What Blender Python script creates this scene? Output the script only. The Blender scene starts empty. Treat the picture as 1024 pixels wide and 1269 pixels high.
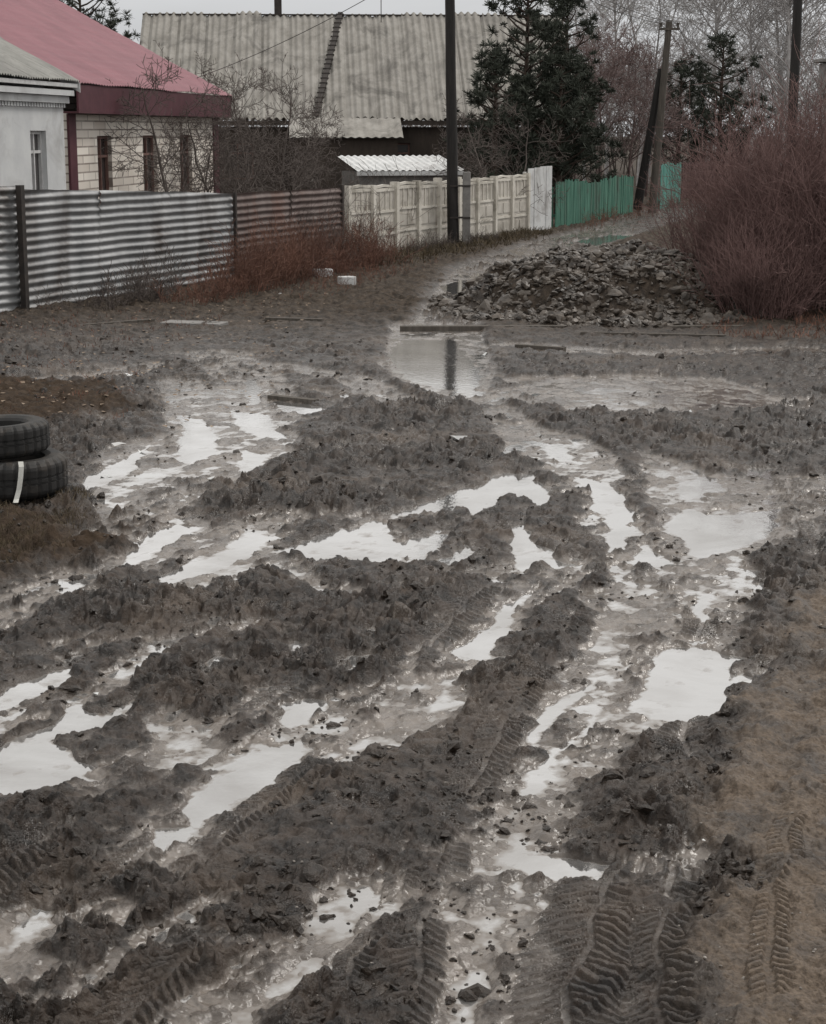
import bpy, math, random
import numpy as np
from mathutils import Vector
random.seed(7); RNG=np.random.default_rng(7)
scene=bpy.context.scene
coll=scene.collection
# ---------------------------------------------------------------- survey helper (ground points of the place)
CAMH=3.0; FPX=2200.0; TH=math.atan(474/2200.0); C_,S_=math.cos(TH),math.sin(TH)
def gp(px,py,z=0.0):
    u=px-512; v=634-py
    dY=FPX*C_+v*S_; dZ=v*C_-FPX*S_
    k=(z-CAMH)/dZ
    return (u*k,dY*k)
# ---------------------------------------------------------------- noise
_p=RNG.permutation(256); PERM=np.concatenate([_p,_p,_p]).astype(np.int32)
_a=np.linspace(0,2*np.pi,16,endpoint=False); GX=np.cos(_a); GY=np.sin(_a)
def gnoise(x,y,seed=0):
    x=x+seed*17.31; y=y+seed*9.77
    xi=np.floor(x).astype(np.int32); yi=np.floor(y).astype(np.int32)
    xf=x-xi; yf=y-yi
    u=xf*xf*xf*(xf*(xf*6-15)+10); v=yf*yf*yf*(yf*(yf*6-15)+10)
    X=xi&255; Y=yi&255; X1=(X+1)&255; Y1=(Y+1)&255
    def g(a,b,dx,dy):
        h=PERM[PERM[a]+b]&15
        return GX[h]*dx+GY[h]*dy
    n00=g(X,Y,xf,yf); n10=g(X1,Y,xf-1,yf); n01=g(X,Y1,xf,yf-1); n11=g(X1,Y1,xf-1,yf-1)
    a=n00+u*(n10-n00); b=n01+u*(n11-n01)
    return (a+v*(b-a))*1.5
def fbm(x,y,f,o=4,gain=.5,seed=0):
    s=0; a=1; t=0
    for i in range(o):
        s=s+a*gnoise(x*f,y*f,seed+i*3); t+=a; a*=gain; f*=2.03
    return s/t
def billow(x,y,f,o=3,seed=0):
    s=0;a=1;t=0
    for i in range(o):
        s=s+a*(1-np.abs(gnoise(x*f,y*f,seed+i*5))*2); t+=a;a*=.5;f*=2.1
    return s/t
def worley(x,y,f,seed=0):
    x=x*f+seed*3.3; y=y*f+seed*7.7
    xi=np.floor(x).astype(np.int32); yi=np.floor(y).astype(np.int32)
    best=np.full(x.shape,9.0); cid=np.zeros(x.shape)
    for dx in (-1,0,1):
        for dy in (-1,0,1):
            a=(xi+dx); b=(yi+dy)
            h=PERM[PERM[a&255]+(b&255)]; h2=PERM[h+((a+b*3)&255)]
            px=a+h/256.0; py=b+h2/256.0
            d=(x-px)**2+(y-py)**2
            m=d<best; best=np.where(m,d,best); cid=np.where(m,(h*7+h2)%97/97.0,cid)
    return np.sqrt(best),cid
def sstep(a,b,x):
    t=np.clip((x-a)/(b-a),0,1); return t*t*(3-2*t)
# ---------------------------------------------------------------- road features
PUD=[
[(346,684),(380,666),(420,655),(465,644),(482,652),(497,674),(520,666),(556,660),(545,682),(528,694),(500,691),(480,698),(450,700),(420,692),(385,697),(360,692)],
[(543,694),(560,682),(578,670),(583,690),(562,703)],
[(488,632),(530,620),(560,611),(575,604),(600,599),(625,586),(660,586),(684,612),(676,630),(655,624),(630,614),(610,624),(590,641),(570,634),(520,638)],
[(638,655),(650,648),(665,670),(690,688),(699,703),(640,706)],
[(712,590),(750,598),(780,618),(787,640),(772,682),(748,684),(752,655),(735,622)],
[(783,687),(800,676),(820,688),(832,701),(790,701)],
[(826,652),(850,630),(880,640),(912,640),(965,628),(972,650),(930,670),(880,692),(858,692),(852,672)],
[(842,598),(887,591),(892,606),(872,611),(870,624),(850,624)],
[(928,580),(962,580),(957,593),(930,592)],
[(776,880),(798,835),(830,803),(880,803),(907,820),(911,850),(902,880),(870,888),(800,892)],
[(910,838),(938,841),(934,856),(914,854)],
[(148,697),(180,660),(222,648),(245,655),(200,682),(165,702)],
[(186,721),(220,703),(262,688),(300,664),(335,657),(310,690),(262,710),(200,727)],
[(222,515),(252,520),(272,545),(264,562),(240,575),(222,572)],
[(285,508),(330,514),(354,544),(320,541),(298,530)],
[(298,558),(333,564),(327,582),(298,587)],
[(338,496),(398,504),(398,514),(350,510)],
[(303,470),(318,468),(325,500),(308,502)],
[(480,442),(500,421),(562,421),(577,440),(594,460),(588,486),(540,480),(508,470)],
[(545,352),(600,344),(640,347),(632,362),(600,371),(555,367)],
[(0,855),(40,838),(100,826),(92,846),(40,866),(-20,890),(-40,870)],
[(-40,935),(0,925),(50,903),(90,873),(112,885),(122,905),(64,922),(112,952),(102,972),(40,980),(-40,985)],
[(338,892),(370,866),(407,868),(402,886),(360,907)],
[(236,980),(290,945),(330,928),(377,918),(382,935),(340,957),(300,978),(285,1003),(246,1022),(232,1010)],
[(190,1058),(196,1022),(240,1018),(236,1040),(205,1062)],
[(640,1066),(700,1064),(758,1074),(746,1088),(700,1091),(650,1090)],
[(556,812),(600,780),(640,744),(664,728),(645,762),(604,812),(575,818)],
[(640,988),(680,948),(720,900),(738,888),(704,935),(670,988)],
[(650,905),(690,872),(735,838),(742,846),(704,882),(660,915)],
[(100,590),(150,572),(185,550),(170,580),(110,612)],
[(650,545),(700,552),(715,575),(690,570)],
[(420,488),(434,487),(434,494),(420,494)],[(575,484),(598,485),(600,494),(580,492)],
[(860,740),(878,730),(884,770),(866,775)],
[(700,300),(760,290),(800,292),(740,303)],
]
SEMI=[ # shallow, half-drained pools of liquid mud
[(585,1105),(640,1090),(655,1140),(680,1180),(695,1230),(670,1330),(535,1330),(555,1200)],
[(600,1030),(650,1000),(700,960),(700,1010),(660,1060),(610,1080)],
[(310,1222),(390,1158),(468,1164),(430,1192),(360,1232)],
[(190,1275),(260,1235),(360,1245),(350,1310),(190,1310)],
[(365,1105),(420,1085),(485,1088),(470,1125),(385,1130)],
[(205,875),(265,905),(290,925),(230,950),(190,965),(185,930)],
[(720,735),(800,720),(830,760),(770,830),(700,860),(740,790)],
[(480,850),(560,830),(575,870),(500,935),(430,940)],
[(740,880),(850,880),(820,915),(750,930)],
[(790,560),(900,590),(970,600),(985,670),(900,700),(830,690),(800,620)],
[(120,560),(200,540),(235,590),(120,650)],
[(600,520),(700,535),(760,560),(790,600),(700,590),(640,560)],
[(200,480),(330,480),(355,560),(290,600),(230,590),(205,530)],
[(-60,1120),(40,1120),(70,1200),(-60,1260)],
[(620,470),(780,465),(900,470),(980,500),(860,515),(700,510)],
[(780,465),(900,470),(880,505),(800,500)],
[(140,700),(250,640),(260,670),(180,715)],
[(480,400),(600,405),(610,490),(560,500),(480,460)],
[(280,660),(345,640),(345,690),(250,730),(190,735)],
[(860,700),(890,700),(900,780),(850,790)],
[(560,340),(660,330),(660,375),(560,385)],
]
WET=[
([(610,1290),(612,1180),(618,1080),(650,990),(715,900),(755,820),(790,760),(800,710),(770,650),(735,605),(680,560),(625,515),(570,475)],.20),
([(430,930),(490,880),(550,820),(610,770),(660,735),(720,700)],.17),
([(-30,775),(90,705),(170,650),(225,600),(250,555),(235,500),(225,475)],.27),
([(190,1060),(270,985),(350,920),(430,880),(500,850)],.16),
([(230,1290),(330,1215),(420,1150),(470,1090)],.15),
([(780,900),(820,830),(870,760),(880,700),(860,640),(870,600)],.26),
([(120,960),(200,930),(280,900),(340,870)],.13),
([(860,690),(960,650),(1000,600)],.30),
([(620,490),(740,500),(860,490),(960,500)],.5),
([(200,690),(300,660),(350,640)],.2),
([(600,372),(620,335),(700,303),(800,278),(880,252)],1.0),
([(270,440),(320,480),(310,560)],.4),
([(-20,1190),(60,1165),(150,1130)],.10),
([(470,880),(540,900),(560,860)],.12),
([(560,475),(545,420),(560,380)],.5),
([(880,850),(780,900),(740,960)],.12),
([(0,720),(60,735),(110,690)],.1),
([(350,700),(440,740),(560,720),(640,700)],.10),
([(420,640),(500,645),(640,600),(700,610)],.16),
([(0,900),(120,860),(200,800)],.08),
([(560,1269),(590,1130),(600,1040)],.08),
([(640,430),(800,440),(1000,436)],.35),
([(960,1000),(880,1060),(800,1080)],.08),
([(0,480),(90,470),(190,455)],.3),
([(350,455),(430,470),(500,500)],.25),
([(60,1240),(180,1180),(290,1110)],.07),
([(120,800),(230,790),(330,770)],.06),
]
TRD=[ # polyline, half width, lug spacing, side ridge, completeness
([(690,1330),(708,1230),(735,1140),(765,1085)],.19,.060,.04,1),
([(812,1330),(815,1230),(820,1150),(830,1090)],.12,.055,.02,1),
([(-60,1150),(0,1095),(60,1035)],.14,.05,.04,1),
([(490,1330),(515,1200),(545,1080),(590,970),(640,880),(690,800),(720,750)],.11,.06,.03,0),
([(300,900),(370,850),(430,800),(500,740)],.10,.07,.04,0),
([(540,800),(575,755),(600,730)],.14,.07,.03,1),
([(230,1080),(300,1020),(380,960)],.07,.05,.03,1),
([(100,1130),(180,1060),(240,1010)],.09,.05,.03,0),
([(870,760),(850,850),(850,940)],.12,.06,.03,0),
([(395,1290),(440,1200),(500,1100),(540,1040)],.07,.05,.03,0),
([(960,560),(985,620),(990,700)],.12,.08,.04,0),
([(960,1330),(950,1180),(985,1000)],.07,.05,.012,0),
([(100,1330),(180,1240),(260,1170)],.10,.055,.02,1),
]
BROWN=[[(1200,680),(1015,720),(960,800),(925,880),(890,960),(875,1080),(850,1180),(845,1400),(1500,1400)]]
VERGE=[[(-400,640),(60,640),(105,655),(98,690),(0,725),(-400,800)],[(-400,465),(110,480),(170,502),(100,525),(0,540),(-400,545)]]
PUD=[np.array([gp(*q) for q in P]) for P in PUD]
SEMI=[np.array([gp(*q) for q in P]) for P in SEMI]
WET=[(np.array([gp(*q) for q in P]),w) for P,w in WET]
TRD=[(np.array([gp(*q) for q in P]),w,a,b,c) for P,w,a,b,c in TRD]
BROWN=[np.array([gp(*q) for q in P]) for P in BROWN]
VERGE=[np.array([gp(*q) for q in P]) for P in VERGE]
def polyline(x,y,P):
    best=np.full(x.shape,1e9); arc=np.zeros(x.shape); lat=np.zeros(x.shape); s=0
    for a,b in zip(P[:-1],P[1:]):
        d=b-a; L=np.hypot(*d); d=d/L
        t=np.clip((x-a[0])*d[0]+(y-a[1])*d[1],0,L)
        dx=x-a[0]-t*d[0]; dy=y-a[1]-t*d[1]
        D=np.hypot(dx,dy); m=D<best
        best=np.where(m,D,best); arc=np.where(m,s+t,arc); lat=np.where(m,dx*d[1]-dy*d[0],lat); s+=L
    return best,arc,lat
def polygon(x,y,P):
    Q=np.vstack([P,P[:1]]); D,_,_=polyline(x,y,Q)
    ins=np.zeros(x.shape,bool)
    for a,b in zip(Q[:-1],Q[1:]):
        c=((a[1]>y)!=(b[1]>y)); 
        xx=(b[0]-a[0])*(y-a[1])/((b[1]-a[1]) if abs(b[1]-a[1])>1e-9 else 1e-9)+a[0]
        ins^=(c&(x<xx))
    return np.where(ins,-D,D)
def near(x,y,P,m):
    return (x>P[:,0].min()-m)&(x<P[:,0].max()+m)&(y>P[:,1].min()-m)&(y<P[:,1].max()+m)
def terrain(x,y):
    x=x.astype(float); y=y.astype(float)
    fx=fbm(x,y,6.5,4,.62,51); fy=fbm(x,y,6.5,4,.62,57)
    wx=x+.10*fbm(x,y,1.6,3,.6,1)+.06*fx; wy=y+.15*fbm(x,y,1.6,3,.6,2)+.08*fy
    active=sstep(110,60,y)*sstep(26,14,np.abs(x))
    pat=sstep(-.32,.12,fbm(x,y,.6,4,.55,5))
    big=fbm(x,y,.35,3,.5,6)
    mid=fbm(x,y,1.1,5,.6,61)
    wet=np.zeros(x.shape); semi=np.zeros(x.shape)
    for P,w in WET:
        m=near(wx,wy,P,w*3)
        if m.any():
            D,_,_=polyline(wx[m],wy[m],P)
            wet[m]=np.maximum(wet[m],sstep(w*1.45,w*.85,D))
    for P in SEMI:
        m=near(wx,wy,P,.8)
        if m.any():
            sd=polygon(wx[m],wy[m],P)+.10*mid[m]; semi[m]=np.maximum(semi[m],sstep(.07,-.07,sd))
    wet=wet*sstep(-.50,-.25,mid+.6*fx)
    wet=np.maximum(wet,.85*sstep(.20,.34,mid+.2*fx)*sstep(30,22,y)*(1-.5*pat))
    brown=np.zeros(x.shape)
    for P in BROWN:
        m=near(wx,wy,P,1.)
        if m.any():
            sd=polygon(wx[m],wy[m],P); brown[m]=np.maximum(brown[m],sstep(.12,-.16,sd+.5*mid[m]+.10*fx[m]))
    verge=np.zeros(x.shape)
    for P in VERGE:
        m=near(wx,wy,P,1.)
        if m.any():
            sd=polygon(wx[m],wy[m],P); verge[m]=np.maximum(verge[m],sstep(.25,-.35,sd+.7*mid[m]+.3*fx[m]))
    low=np.zeros(x.shape); nearp=np.zeros(x.shape)
    for P in PUD:
        m=near(wx,wy,P,1.2)
        if m.any():
            sd=polygon(wx[m],wy[m],P)
            low[m]=np.maximum(low[m],sstep(.03,-.03,sd)); nearp[m]=np.maximum(nearp[m],sstep(.50,.0,sd))
    # relief of churned mud, mean about zero
    R=.080*fbm(x,y,2.2,4,.55,8)+.080*(billow(x+.05*fy,y+.05*fx,3.4,4,9)-.42)
    w1,c1=worley(x+.07*fx,y+.07*fy,5.5,1); w2,c2=worley(x+.035*fy,y+.035*fx,13,2)
    R=R+.090*sstep(.62,.25,w1)*np.clip(c1-.38,0,1)+.042*sstep(.62,.26,w2)*np.clip(c2-.25,0,1)-.022
    nr=y<20
    if nr.any():
        w3,c3=worley(x[nr]+.016*fx[nr],y[nr]+.016*fy[nr],30,3)
        R[nr]+=.019*sstep(.62,.22,w3)*np.clip(c3-.2,0,1)-.004
    R=R+.013*fbm(x,y,24,3,.62,11)
    fa=x-.32*y+.05*fx
    fur=billow(fa,y*.16,3.6,3,14)-.42
    R=R+.065*fur*sstep(22,15,y)+.020*fur
    k=(.40+.72*pat)*(1-.35*sstep(15,24,y))
    base=.056+.030*big
    def bl(a,b,t): return a*(1-t)+b*t
    k=bl(k,np.minimum(k,.45),nearp); base=bl(base,.026,nearp)
    wk=.32+.26*sstep(-.1,.3,fx+mid)
    k=bl(k,wk,wet); base=bl(base,.011,wet)
    k=bl(k,.27,semi*.95); base=bl(base,.001,semi*.95)
    k=bl(k,.40,brown); base=bl(base,.085,brown)
    k=bl(k,.55,verge); base=bl(base,.12,verge)
    k=bl(k,.17,low); base=bl(base,-.022,low)
    h=base+k*R
    h=h+brown*(.04*fbm(x,y,1.6,4,.6,71)+.014*fbm(x,y,9,4,.65,73))
    for P,w,per,dep,full in TRD:
        m=near(x,y,P,w*4)
        if m.any():
            D,s,l=polyline(x[m]+.04*gnoise(x[m]*3,y[m]*3,4)+.012*fx[m],y[m],P)
            brk=sstep(-.30-.45*full,.05-.35*full,fbm(x[m],y[m],2.2,3,.6,21))
            kk=sstep(w*1.15,w*.9,D)*(.05+.92*brk)*(1-low[m])
            tr=sstep(-.35,.15,np.sin(2*np.pi*(s+np.abs(l)*.8)/per+1.1*fx[m]))*sstep(.010,.020,np.abs(l))
            b0=.022+.30*(h[m]-.05)+.05*brown[m]
            h[m]=h[m]*(1-kk)+kk*(b0+.021*tr*brk)
            h[m]+=dep*.8*(1-nearp[m])*np.exp(-((D-w*1.35)/(w*.3))**2)*(.4+1.0*gnoise(x[m]*4,y[m]*4,7))
    out=sstep(23,31,y)*(1-wet)*(1-low)*(1-semi)
    flat=.09+.07*fbm(x,y,.7,4,.6,30)+.09*fbm(x,y,2.2,4,.6,31)+.07*(billow(x,y,3.5,3,33)-.4)
    h=h*(1-out)+out*flat
    r=((x-3.3)/2.45)**2+((y-31.0)/3.4)**2
    heap=sstep(1.15,.12,r+.38*fbm(x,y,.8,3,.5,41)); 
    h=h+(.80+.18*fbm(x,y,1.1,3,.5,43))*heap
    h=h+(.10*sstep(5.5,9,x)+.12*sstep(-3.6,-7,x)*1.0)*sstep(18,26,y)
    h=np.where(active<1,h*active+(1-active)*.06,h)
    return h,np.maximum(wet,semi),low,brown,verge,pat,out
# ---------------------------------------------------------------- materials
def nodes(name):
    m=bpy.data.materials.new(name); m.use_nodes=True; nt=m.node_tree
    return m,nt,nt.nodes["Principled BSDF"]
def N(nt,t,**k):
    n=nt.nodes.new(t)
    for a,b in k.items(): setattr(n,a,b)
    return n
def noise(nt,vec,scale,detail=4,rough=.55,dist=0):
    n=N(nt,'ShaderNodeTexNoise'); n.inputs['Scale'].default_value=scale; n.inputs['Detail'].default_value=detail
    n.inputs['Roughness'].default_value=rough; n.inputs['Distortion'].default_value=dist
    nt.links.new(vec,n.inputs['Vector']); return n.outputs['Fac']
def ramp(nt,fac,stops):
    r=N(nt,'ShaderNodeValToRGB'); e=r.color_ramp.elements
    while len(e)<len(stops): e.new(.5)
    for i,(p,c) in enumerate(stops):
        e[i].position=p; e[i].color=(c,c,c,1) if not isinstance(c,tuple) else (*c,1)
    nt.links.new(fac,r.inputs[0]); return r.outputs[0]
def mix(nt,fac,a,b,mode='MIX'):
    n=N(nt,'ShaderNodeMix',data_type='RGBA',blend_type=mode)
    for s,i in ((fac,0),(a,6),(b,7)):
        if isinstance(s,bpy.types.NodeSocket): nt.links.new(s,n.inputs[i])
        else: n.inputs[i].default_value=s if i==0 else (*s,1)
    return n.outputs[2]
def ma(nt,op,a,bb,c=None):
    n=N(nt,'ShaderNodeMath',operation=op)
    for i,s in enumerate((a,bb,c)):
        if s is None: continue
        if isinstance(s,bpy.types.NodeSocket): nt.links.new(s,n.inputs[i])
        else: n.inputs[i].default_value=s
    return n.outputs[0]
def bump(nt,bsdf,h,strength,dist):
    b=N(nt,'ShaderNodeBump'); b.inputs['Strength'].default_value=strength; b.inputs['Distance'].default_value=dist
    nt.links.new(h,b.inputs['Height']); nt.links.new(b.outputs[0],bsdf.inputs['Normal']); return b
def simple(name,c1,c2,scale=3,rough=.8,bmp=.3,bd=.01,stretch=(1,1,1),metal=0,spec=.4,dark=None):
    m,nt,b=nodes(name)
    tc=N(nt,'ShaderNodeTexCoord'); mp=N(nt,'ShaderNodeMapping'); mp.inputs['Scale'].default_value=stretch
    nt.links.new(tc.outputs['Object'],mp.inputs[0]); v=mp.outputs[0]
    f=ramp(nt,noise(nt,v,scale,6,.65),[(.32,0.),(.68,1.)])
    col=mix(nt,f,c1,c2)
    if dark:
        f2=ramp(nt,noise(nt,v,scale*.35,5,.7,1.0),[(.5,0.),(.68,1.)])
        col=mix(nt,f2,col,dark)
    nt.links.new(col,b.inputs['Base Color'])
    b.inputs['Roughness'].default_value=rough; b.inputs['Metallic'].default_value=metal
    b.inputs['Specular IOR Level'].default_value=spec
    bump(nt,b,noise(nt,v,scale*6,4),bmp,bd)
    return m
def ground_mat():
    m,nt,b=nodes("mud_ground")
    tc=N(nt,'ShaderNodeTexCoord'); v=tc.outputs['Object']
    at=lambda n:N(nt,'ShaderNodeAttribute',attribute_name=n).outputs['Fac']
    wet,brown,verge,dry=at('wet'),at('brown'),at('verge'),at('dry')
    n1=noise(nt,v,.9,7,.68,.8); n2=noise(nt,v,7,8,.72,.3); n3=noise(nt,v,60,5,.65); n4=noise(nt,v,2.6,7,.7,.6)
    dark=mix(nt,ramp(nt,n2,[(.40,0.),(.64,1.)]),(.010,.0068,.0050),(.048,.033,.024))
    dark=mix(nt,ramp(nt,n1,[(.52,0.),(.68,.8)]),dark,(.100,.074,.055))
    silt=mix(nt,ramp(nt,n4,[(.38,0.),(.62,1.)]),(.072,.058,.048),(.195,.168,.146))
    br=mix(nt,ramp(nt,n3,[(.35,0.),(.7,1.)]),(.075,.054,.038),(.185,.140,.102))
    br=mix(nt,ramp(nt,n4,[(.44,0.),(.60,.95)]),br,(.036,.026,.019))
    ve=mix(nt,ramp(nt,n2,[(.35,0.),(.7,1.)]),(.026,.019,.014),(.080,.055,.037))
    dr=mix(nt,ramp(nt,n2,[(.38,0.),(.66,1.)]),(.020,.015,.011),(.092,.070,.052))
    col=mix(nt,dry,dark,dr); col=mix(nt,wet,col,silt); col=mix(nt,brown,col,br); col=mix(nt,verge,col,ve)
    nt.links.new(col,b.inputs['Base Color'])
    rr=mix(nt,dry,ramp(nt,n4,[(.36,.15),(.60,.50)]),(.85,.85,.85))
    rr=mix(nt,wet,rr,ramp(nt,n2,[(.35,.07),(.68,.24)]))
    rr=mix(nt,brown,rr,ramp(nt,n4,[(.42,.72),(.60,.28)])); rr=mix(nt,verge,rr,(.9,.9,.9))
    nt.links.new(rr,b.inputs['Roughness'])
    sp=mix(nt,wet,(.44,.44,.44),(.75,.75,.75)); sp=mix(nt,dry,sp,(.20,.20,.20)); sp=mix(nt,verge,sp,(.15,.15,.15)); nt.links.new(sp,b.inputs['Specular IOR Level'])
    n5=noise(nt,v,26,6,.66)
    hh=ma(nt,'MULTIPLY_ADD',n3,.25,n5)
    bb=bump(nt,b,hh,.9,.022)
    st=ma(nt,'MULTIPLY_ADD',wet,-.65,.95); nt.links.new(st,bb.inputs['Strength'])
    return m
M_ground=ground_mat()
def water_mat():
    m,nt,b=nodes("muddy_water"); tc=N(nt,'ShaderNodeTexCoord'); v=tc.outputs['Object']
    d=N(nt,'ShaderNodeAttribute',attribute_name='depth').outputs['Fac']
    n=noise(nt,v,9,5,.6,.3)
    dd=ma(nt,'MULTIPLY_ADD',ma(nt,'SUBTRACT',n,.5),.014,d)
    dp=ramp(nt,ma(nt,'MULTIPLY',dd,50.0),[(.05,0.),(.75,1.)])
    f=ramp(nt,noise(nt,v,1.1,6,.6,.5),[(.42,0.),(.68,1.)])
    c=mix(nt,f,(.61,.605,.60),(.42,.405,.39)); 
    nt.links.new(mix(nt,dp,(.20,.176,.155),c),b.inputs['Base Color'])
    nt.links.new(ma(nt,'MULTIPLY_ADD',dp,.62,.26),b.inputs['Metallic'])
    nt.links.new(ma(nt,'MULTIPLY_ADD',dp,-.06,.10),b.inputs['Roughness'])
    bump(nt,b,noise(nt,v,14,4),.10,.01)
    return m
M_water=water_mat()
M_clod=simple("mud_clod",(.010,.0072,.0054),(.046,.033,.024),14,.4,.8,.015,spec=.45)
M_rub=simple("rubble_stone",(.015,.012,.010),(.135,.112,.092),3,.5,.5,.01,spec=.5)
M_peb=simple("pebble_stone",(.10,.085,.07),(.38,.35,.32),12,.7,.2,.004)
M_galv=simple("galvanised_sheet",(.20,.205,.21),(.34,.345,.35),2.2,.5,.1,.003,(1,1,.35),.35,.5,(.11,.10,.095))
M_rust=simple("rusty_sheet",(.105,.075,.068),(.19,.155,.145),2.5,.75,.2,.003,(1,1,.35),.1,.4,(.15,.08,.06))
M_post=simple("dark_steel",(.02,.018,.017),(.05,.04,.035),8,.7)
M_conc=simple("cream_concrete",(.52,.49,.43),(.68,.65,.59),2.0,.85,.3,.01,dark=(.30,.28,.24))
M_conc2=simple("panel_concrete",(.40,.375,.33),(.56,.53,.48),2.5,.85,.4,.01,dark=(.24,.215,.18))
M_grey=simple("grey_concrete",(.16,.155,.15),(.27,.26,.25),5,.85,.4,.01)
M_white=simple("white_board",(.52,.53,.53),(.70,.71,.71),2,.6,dark=(.36,.35,.34))
M_green=simple("teal_paint",(.032,.120,.085),(.080,.205,.150),4,.75,.3,.005,(1,1,.3),dark=(.055,.085,.065))
M_teal=simple("bright_teal_paint",(.06,.22,.18),(.11,.30,.26),2.5,.6)
M_redf=simple("brown_red_paint",(.07,.035,.034),(.11,.058,.053),3,.7)
M_polew=simple("tarred_wood",(.010,.009,.009),(.028,.025,.023),3,.75,.5,.01,(6,6,.6))
M_poleg=simple("grey_wood",(.055,.048,.041),(.12,.105,.09),3,.85,.5,.01,(6,6,.6))
M_plast=simple("white_plaster",(.50,.51,.52),(.60,.61,.61),1.5,.9,.2,.01,dark=(.40,.40,.40))
M_slateA=simple("grey_slate",(.22,.22,.205),(.33,.325,.305),1.2,.85,.2,.01,dark=(.15,.145,.14))
M_slateC=simple("old_slate",(.22,.208,.188),(.35,.335,.31),2.2,.9,.2,.01,(1,.5,1),dark=(.15,.142,.13))
M_roofB=simple("red_metal_roof",(.18,.064,.082),(.25,.094,.116),.8,.5,.1,.005,spec=.4)
M_burg=simple("burgundy_trim",(.060,.016,.024),(.095,.030,.040),3,.6)
M_wood=simple("dark_wood_wall",(.035,.028,.024),(.07,.055,.045),3,.85,.4,.01,(1,1,.3))
M_glass,_nt,_b=nodes("window_glass"); _b.inputs['Base Color'].default_value=(.05,.045,.045,1); _b.inputs['Roughness'].default_value=.15
M_frame=simple("brown_frame",(.14,.075,.065),(.22,.13,.11),6,.6)
M_whitef=simple("white_frame",(.45,.45,.45),(.6,.6,.6),6,.6)
M_rubber=simple("tyre_rubber",(.009,.009,.0095),(.024,.023,.022),10,.65,.3,.004,dark=(.045,.037,.030))
M_strap=simple("white_strap",(.50,.50,.47),(.66,.66,.62),20,.7)
M_needle=simple("pine_needles",(.020,.025,.018),(.065,.075,.056),1.3,.8,.1)
M_bark=simple("pine_bark",(.035,.025,.02),(.07,.05,.038),6,.9)
M_birch=simple("birch_twigs",(.28,.265,.26),(.46,.445,.44),3,.85)
M_bare=simple("bare_branches",(.065,.052,.046),(.15,.125,.113),3,.85)
M_redtw=simple("red_twigs",(.11,.074,.070),(.21,.155,.147),2.2,.85)
M_bushr=simple("bush_twigs",(.075,.043,.040),(.28,.178,.165),1.4,.85)
M_weed=simple("dry_weed",(.075,.038,.028),(.24,.125,.090),2.0,.9)
M_grass=simple("dry_grass",(.045,.036,.020),(.12,.09,.055),3,.9)
M_leaf=simple("fallen_leaf",(.12,.07,.04),(.32,.26,.2),15,.8)
M_wire,_nt,_b=nodes("wire_black"); _b.inputs['Base Color'].default_value=(.04,.04,.04,1)
def brick_mat(d):
    m,nt,b=nodes("white_brick"); tc=N(nt,'ShaderNodeTexCoord')
    dp=N(nt,'ShaderNodeVectorMath',operation='DOT_PRODUCT'); dp.inputs[1].default_value=(d[0],d[1],0)
    nt.links.new(tc.outputs['Object'],dp.inputs[0])
    sp=N(nt,'ShaderNodeSeparateXYZ'); nt.links.new(tc.outputs['Object'],sp.inputs[0])
    cb=N(nt,'ShaderNodeCombineXYZ'); nt.links.new(dp.outputs['Value'],cb.inputs[0]); nt.links.new(sp.outputs[2],cb.inputs[1])
    br=N(nt,'ShaderNodeTexBrick'); nt.links.new(cb.outputs[0],br.inputs[0])
    br.inputs['Color1'].default_value=(.82,.77,.70,1); br.inputs['Color2'].default_value=(.62,.56,.50,1); br.inputs['Mortar'].default_value=(.26,.22,.19,1)
    br.inputs['Scale'].default_value=1; br.inputs['Brick Width'].default_value=.95; br.inputs['Row Height'].default_value=.20; br.inputs['Mortar Size'].default_value=.020
    nt.links.new(mix(nt,ramp(nt,noise(nt,cb.outputs[0],1.5,5),[(.4,0.),(.7,.4)]),br.outputs[0],(.78,.75,.70)),b.inputs['Base Color'])
    b.inputs['Roughness'].default_value=.9
    bump(nt,b,br.outputs['Fac'],-.5,.02)
    return m
# ---------------------------------------------------------------- mesh helpers
def fastmesh(name,V,Q,mat,parent=None,smooth=False,attrs=None):
    V=np.asarray(V,np.float32); Q=np.asarray(Q,np.int32); k=Q.shape[1]
    me=bpy.data.meshes.new(name); me.vertices.add(len(V)); me.vertices.foreach_set('co',V.ravel())
    me.loops.add(Q.size); me.loops.foreach_set('vertex_index',Q.ravel())
    me.polygons.add(len(Q)); me.polygons.foreach_set('loop_start',np.arange(0,Q.size,k,dtype=np.int32))
    me.polygons.foreach_set('use_smooth',np.full(len(Q),smooth))
    me.update(calc_edges=True)
    if attrs:
        for n,a in attrs.items():
            t=me.attributes.new(n,'FLOAT','POINT'); t.data.foreach_set('value',a.astype(np.float32))
    me.materials.append(mat)
    o=bpy.data.objects.new(name,me); coll.objects.link(o)
    if parent: o.parent=parent
    return o
def empty(name):
    e=bpy.data.objects.new(name,None); coll.objects.link(e); return e
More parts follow.
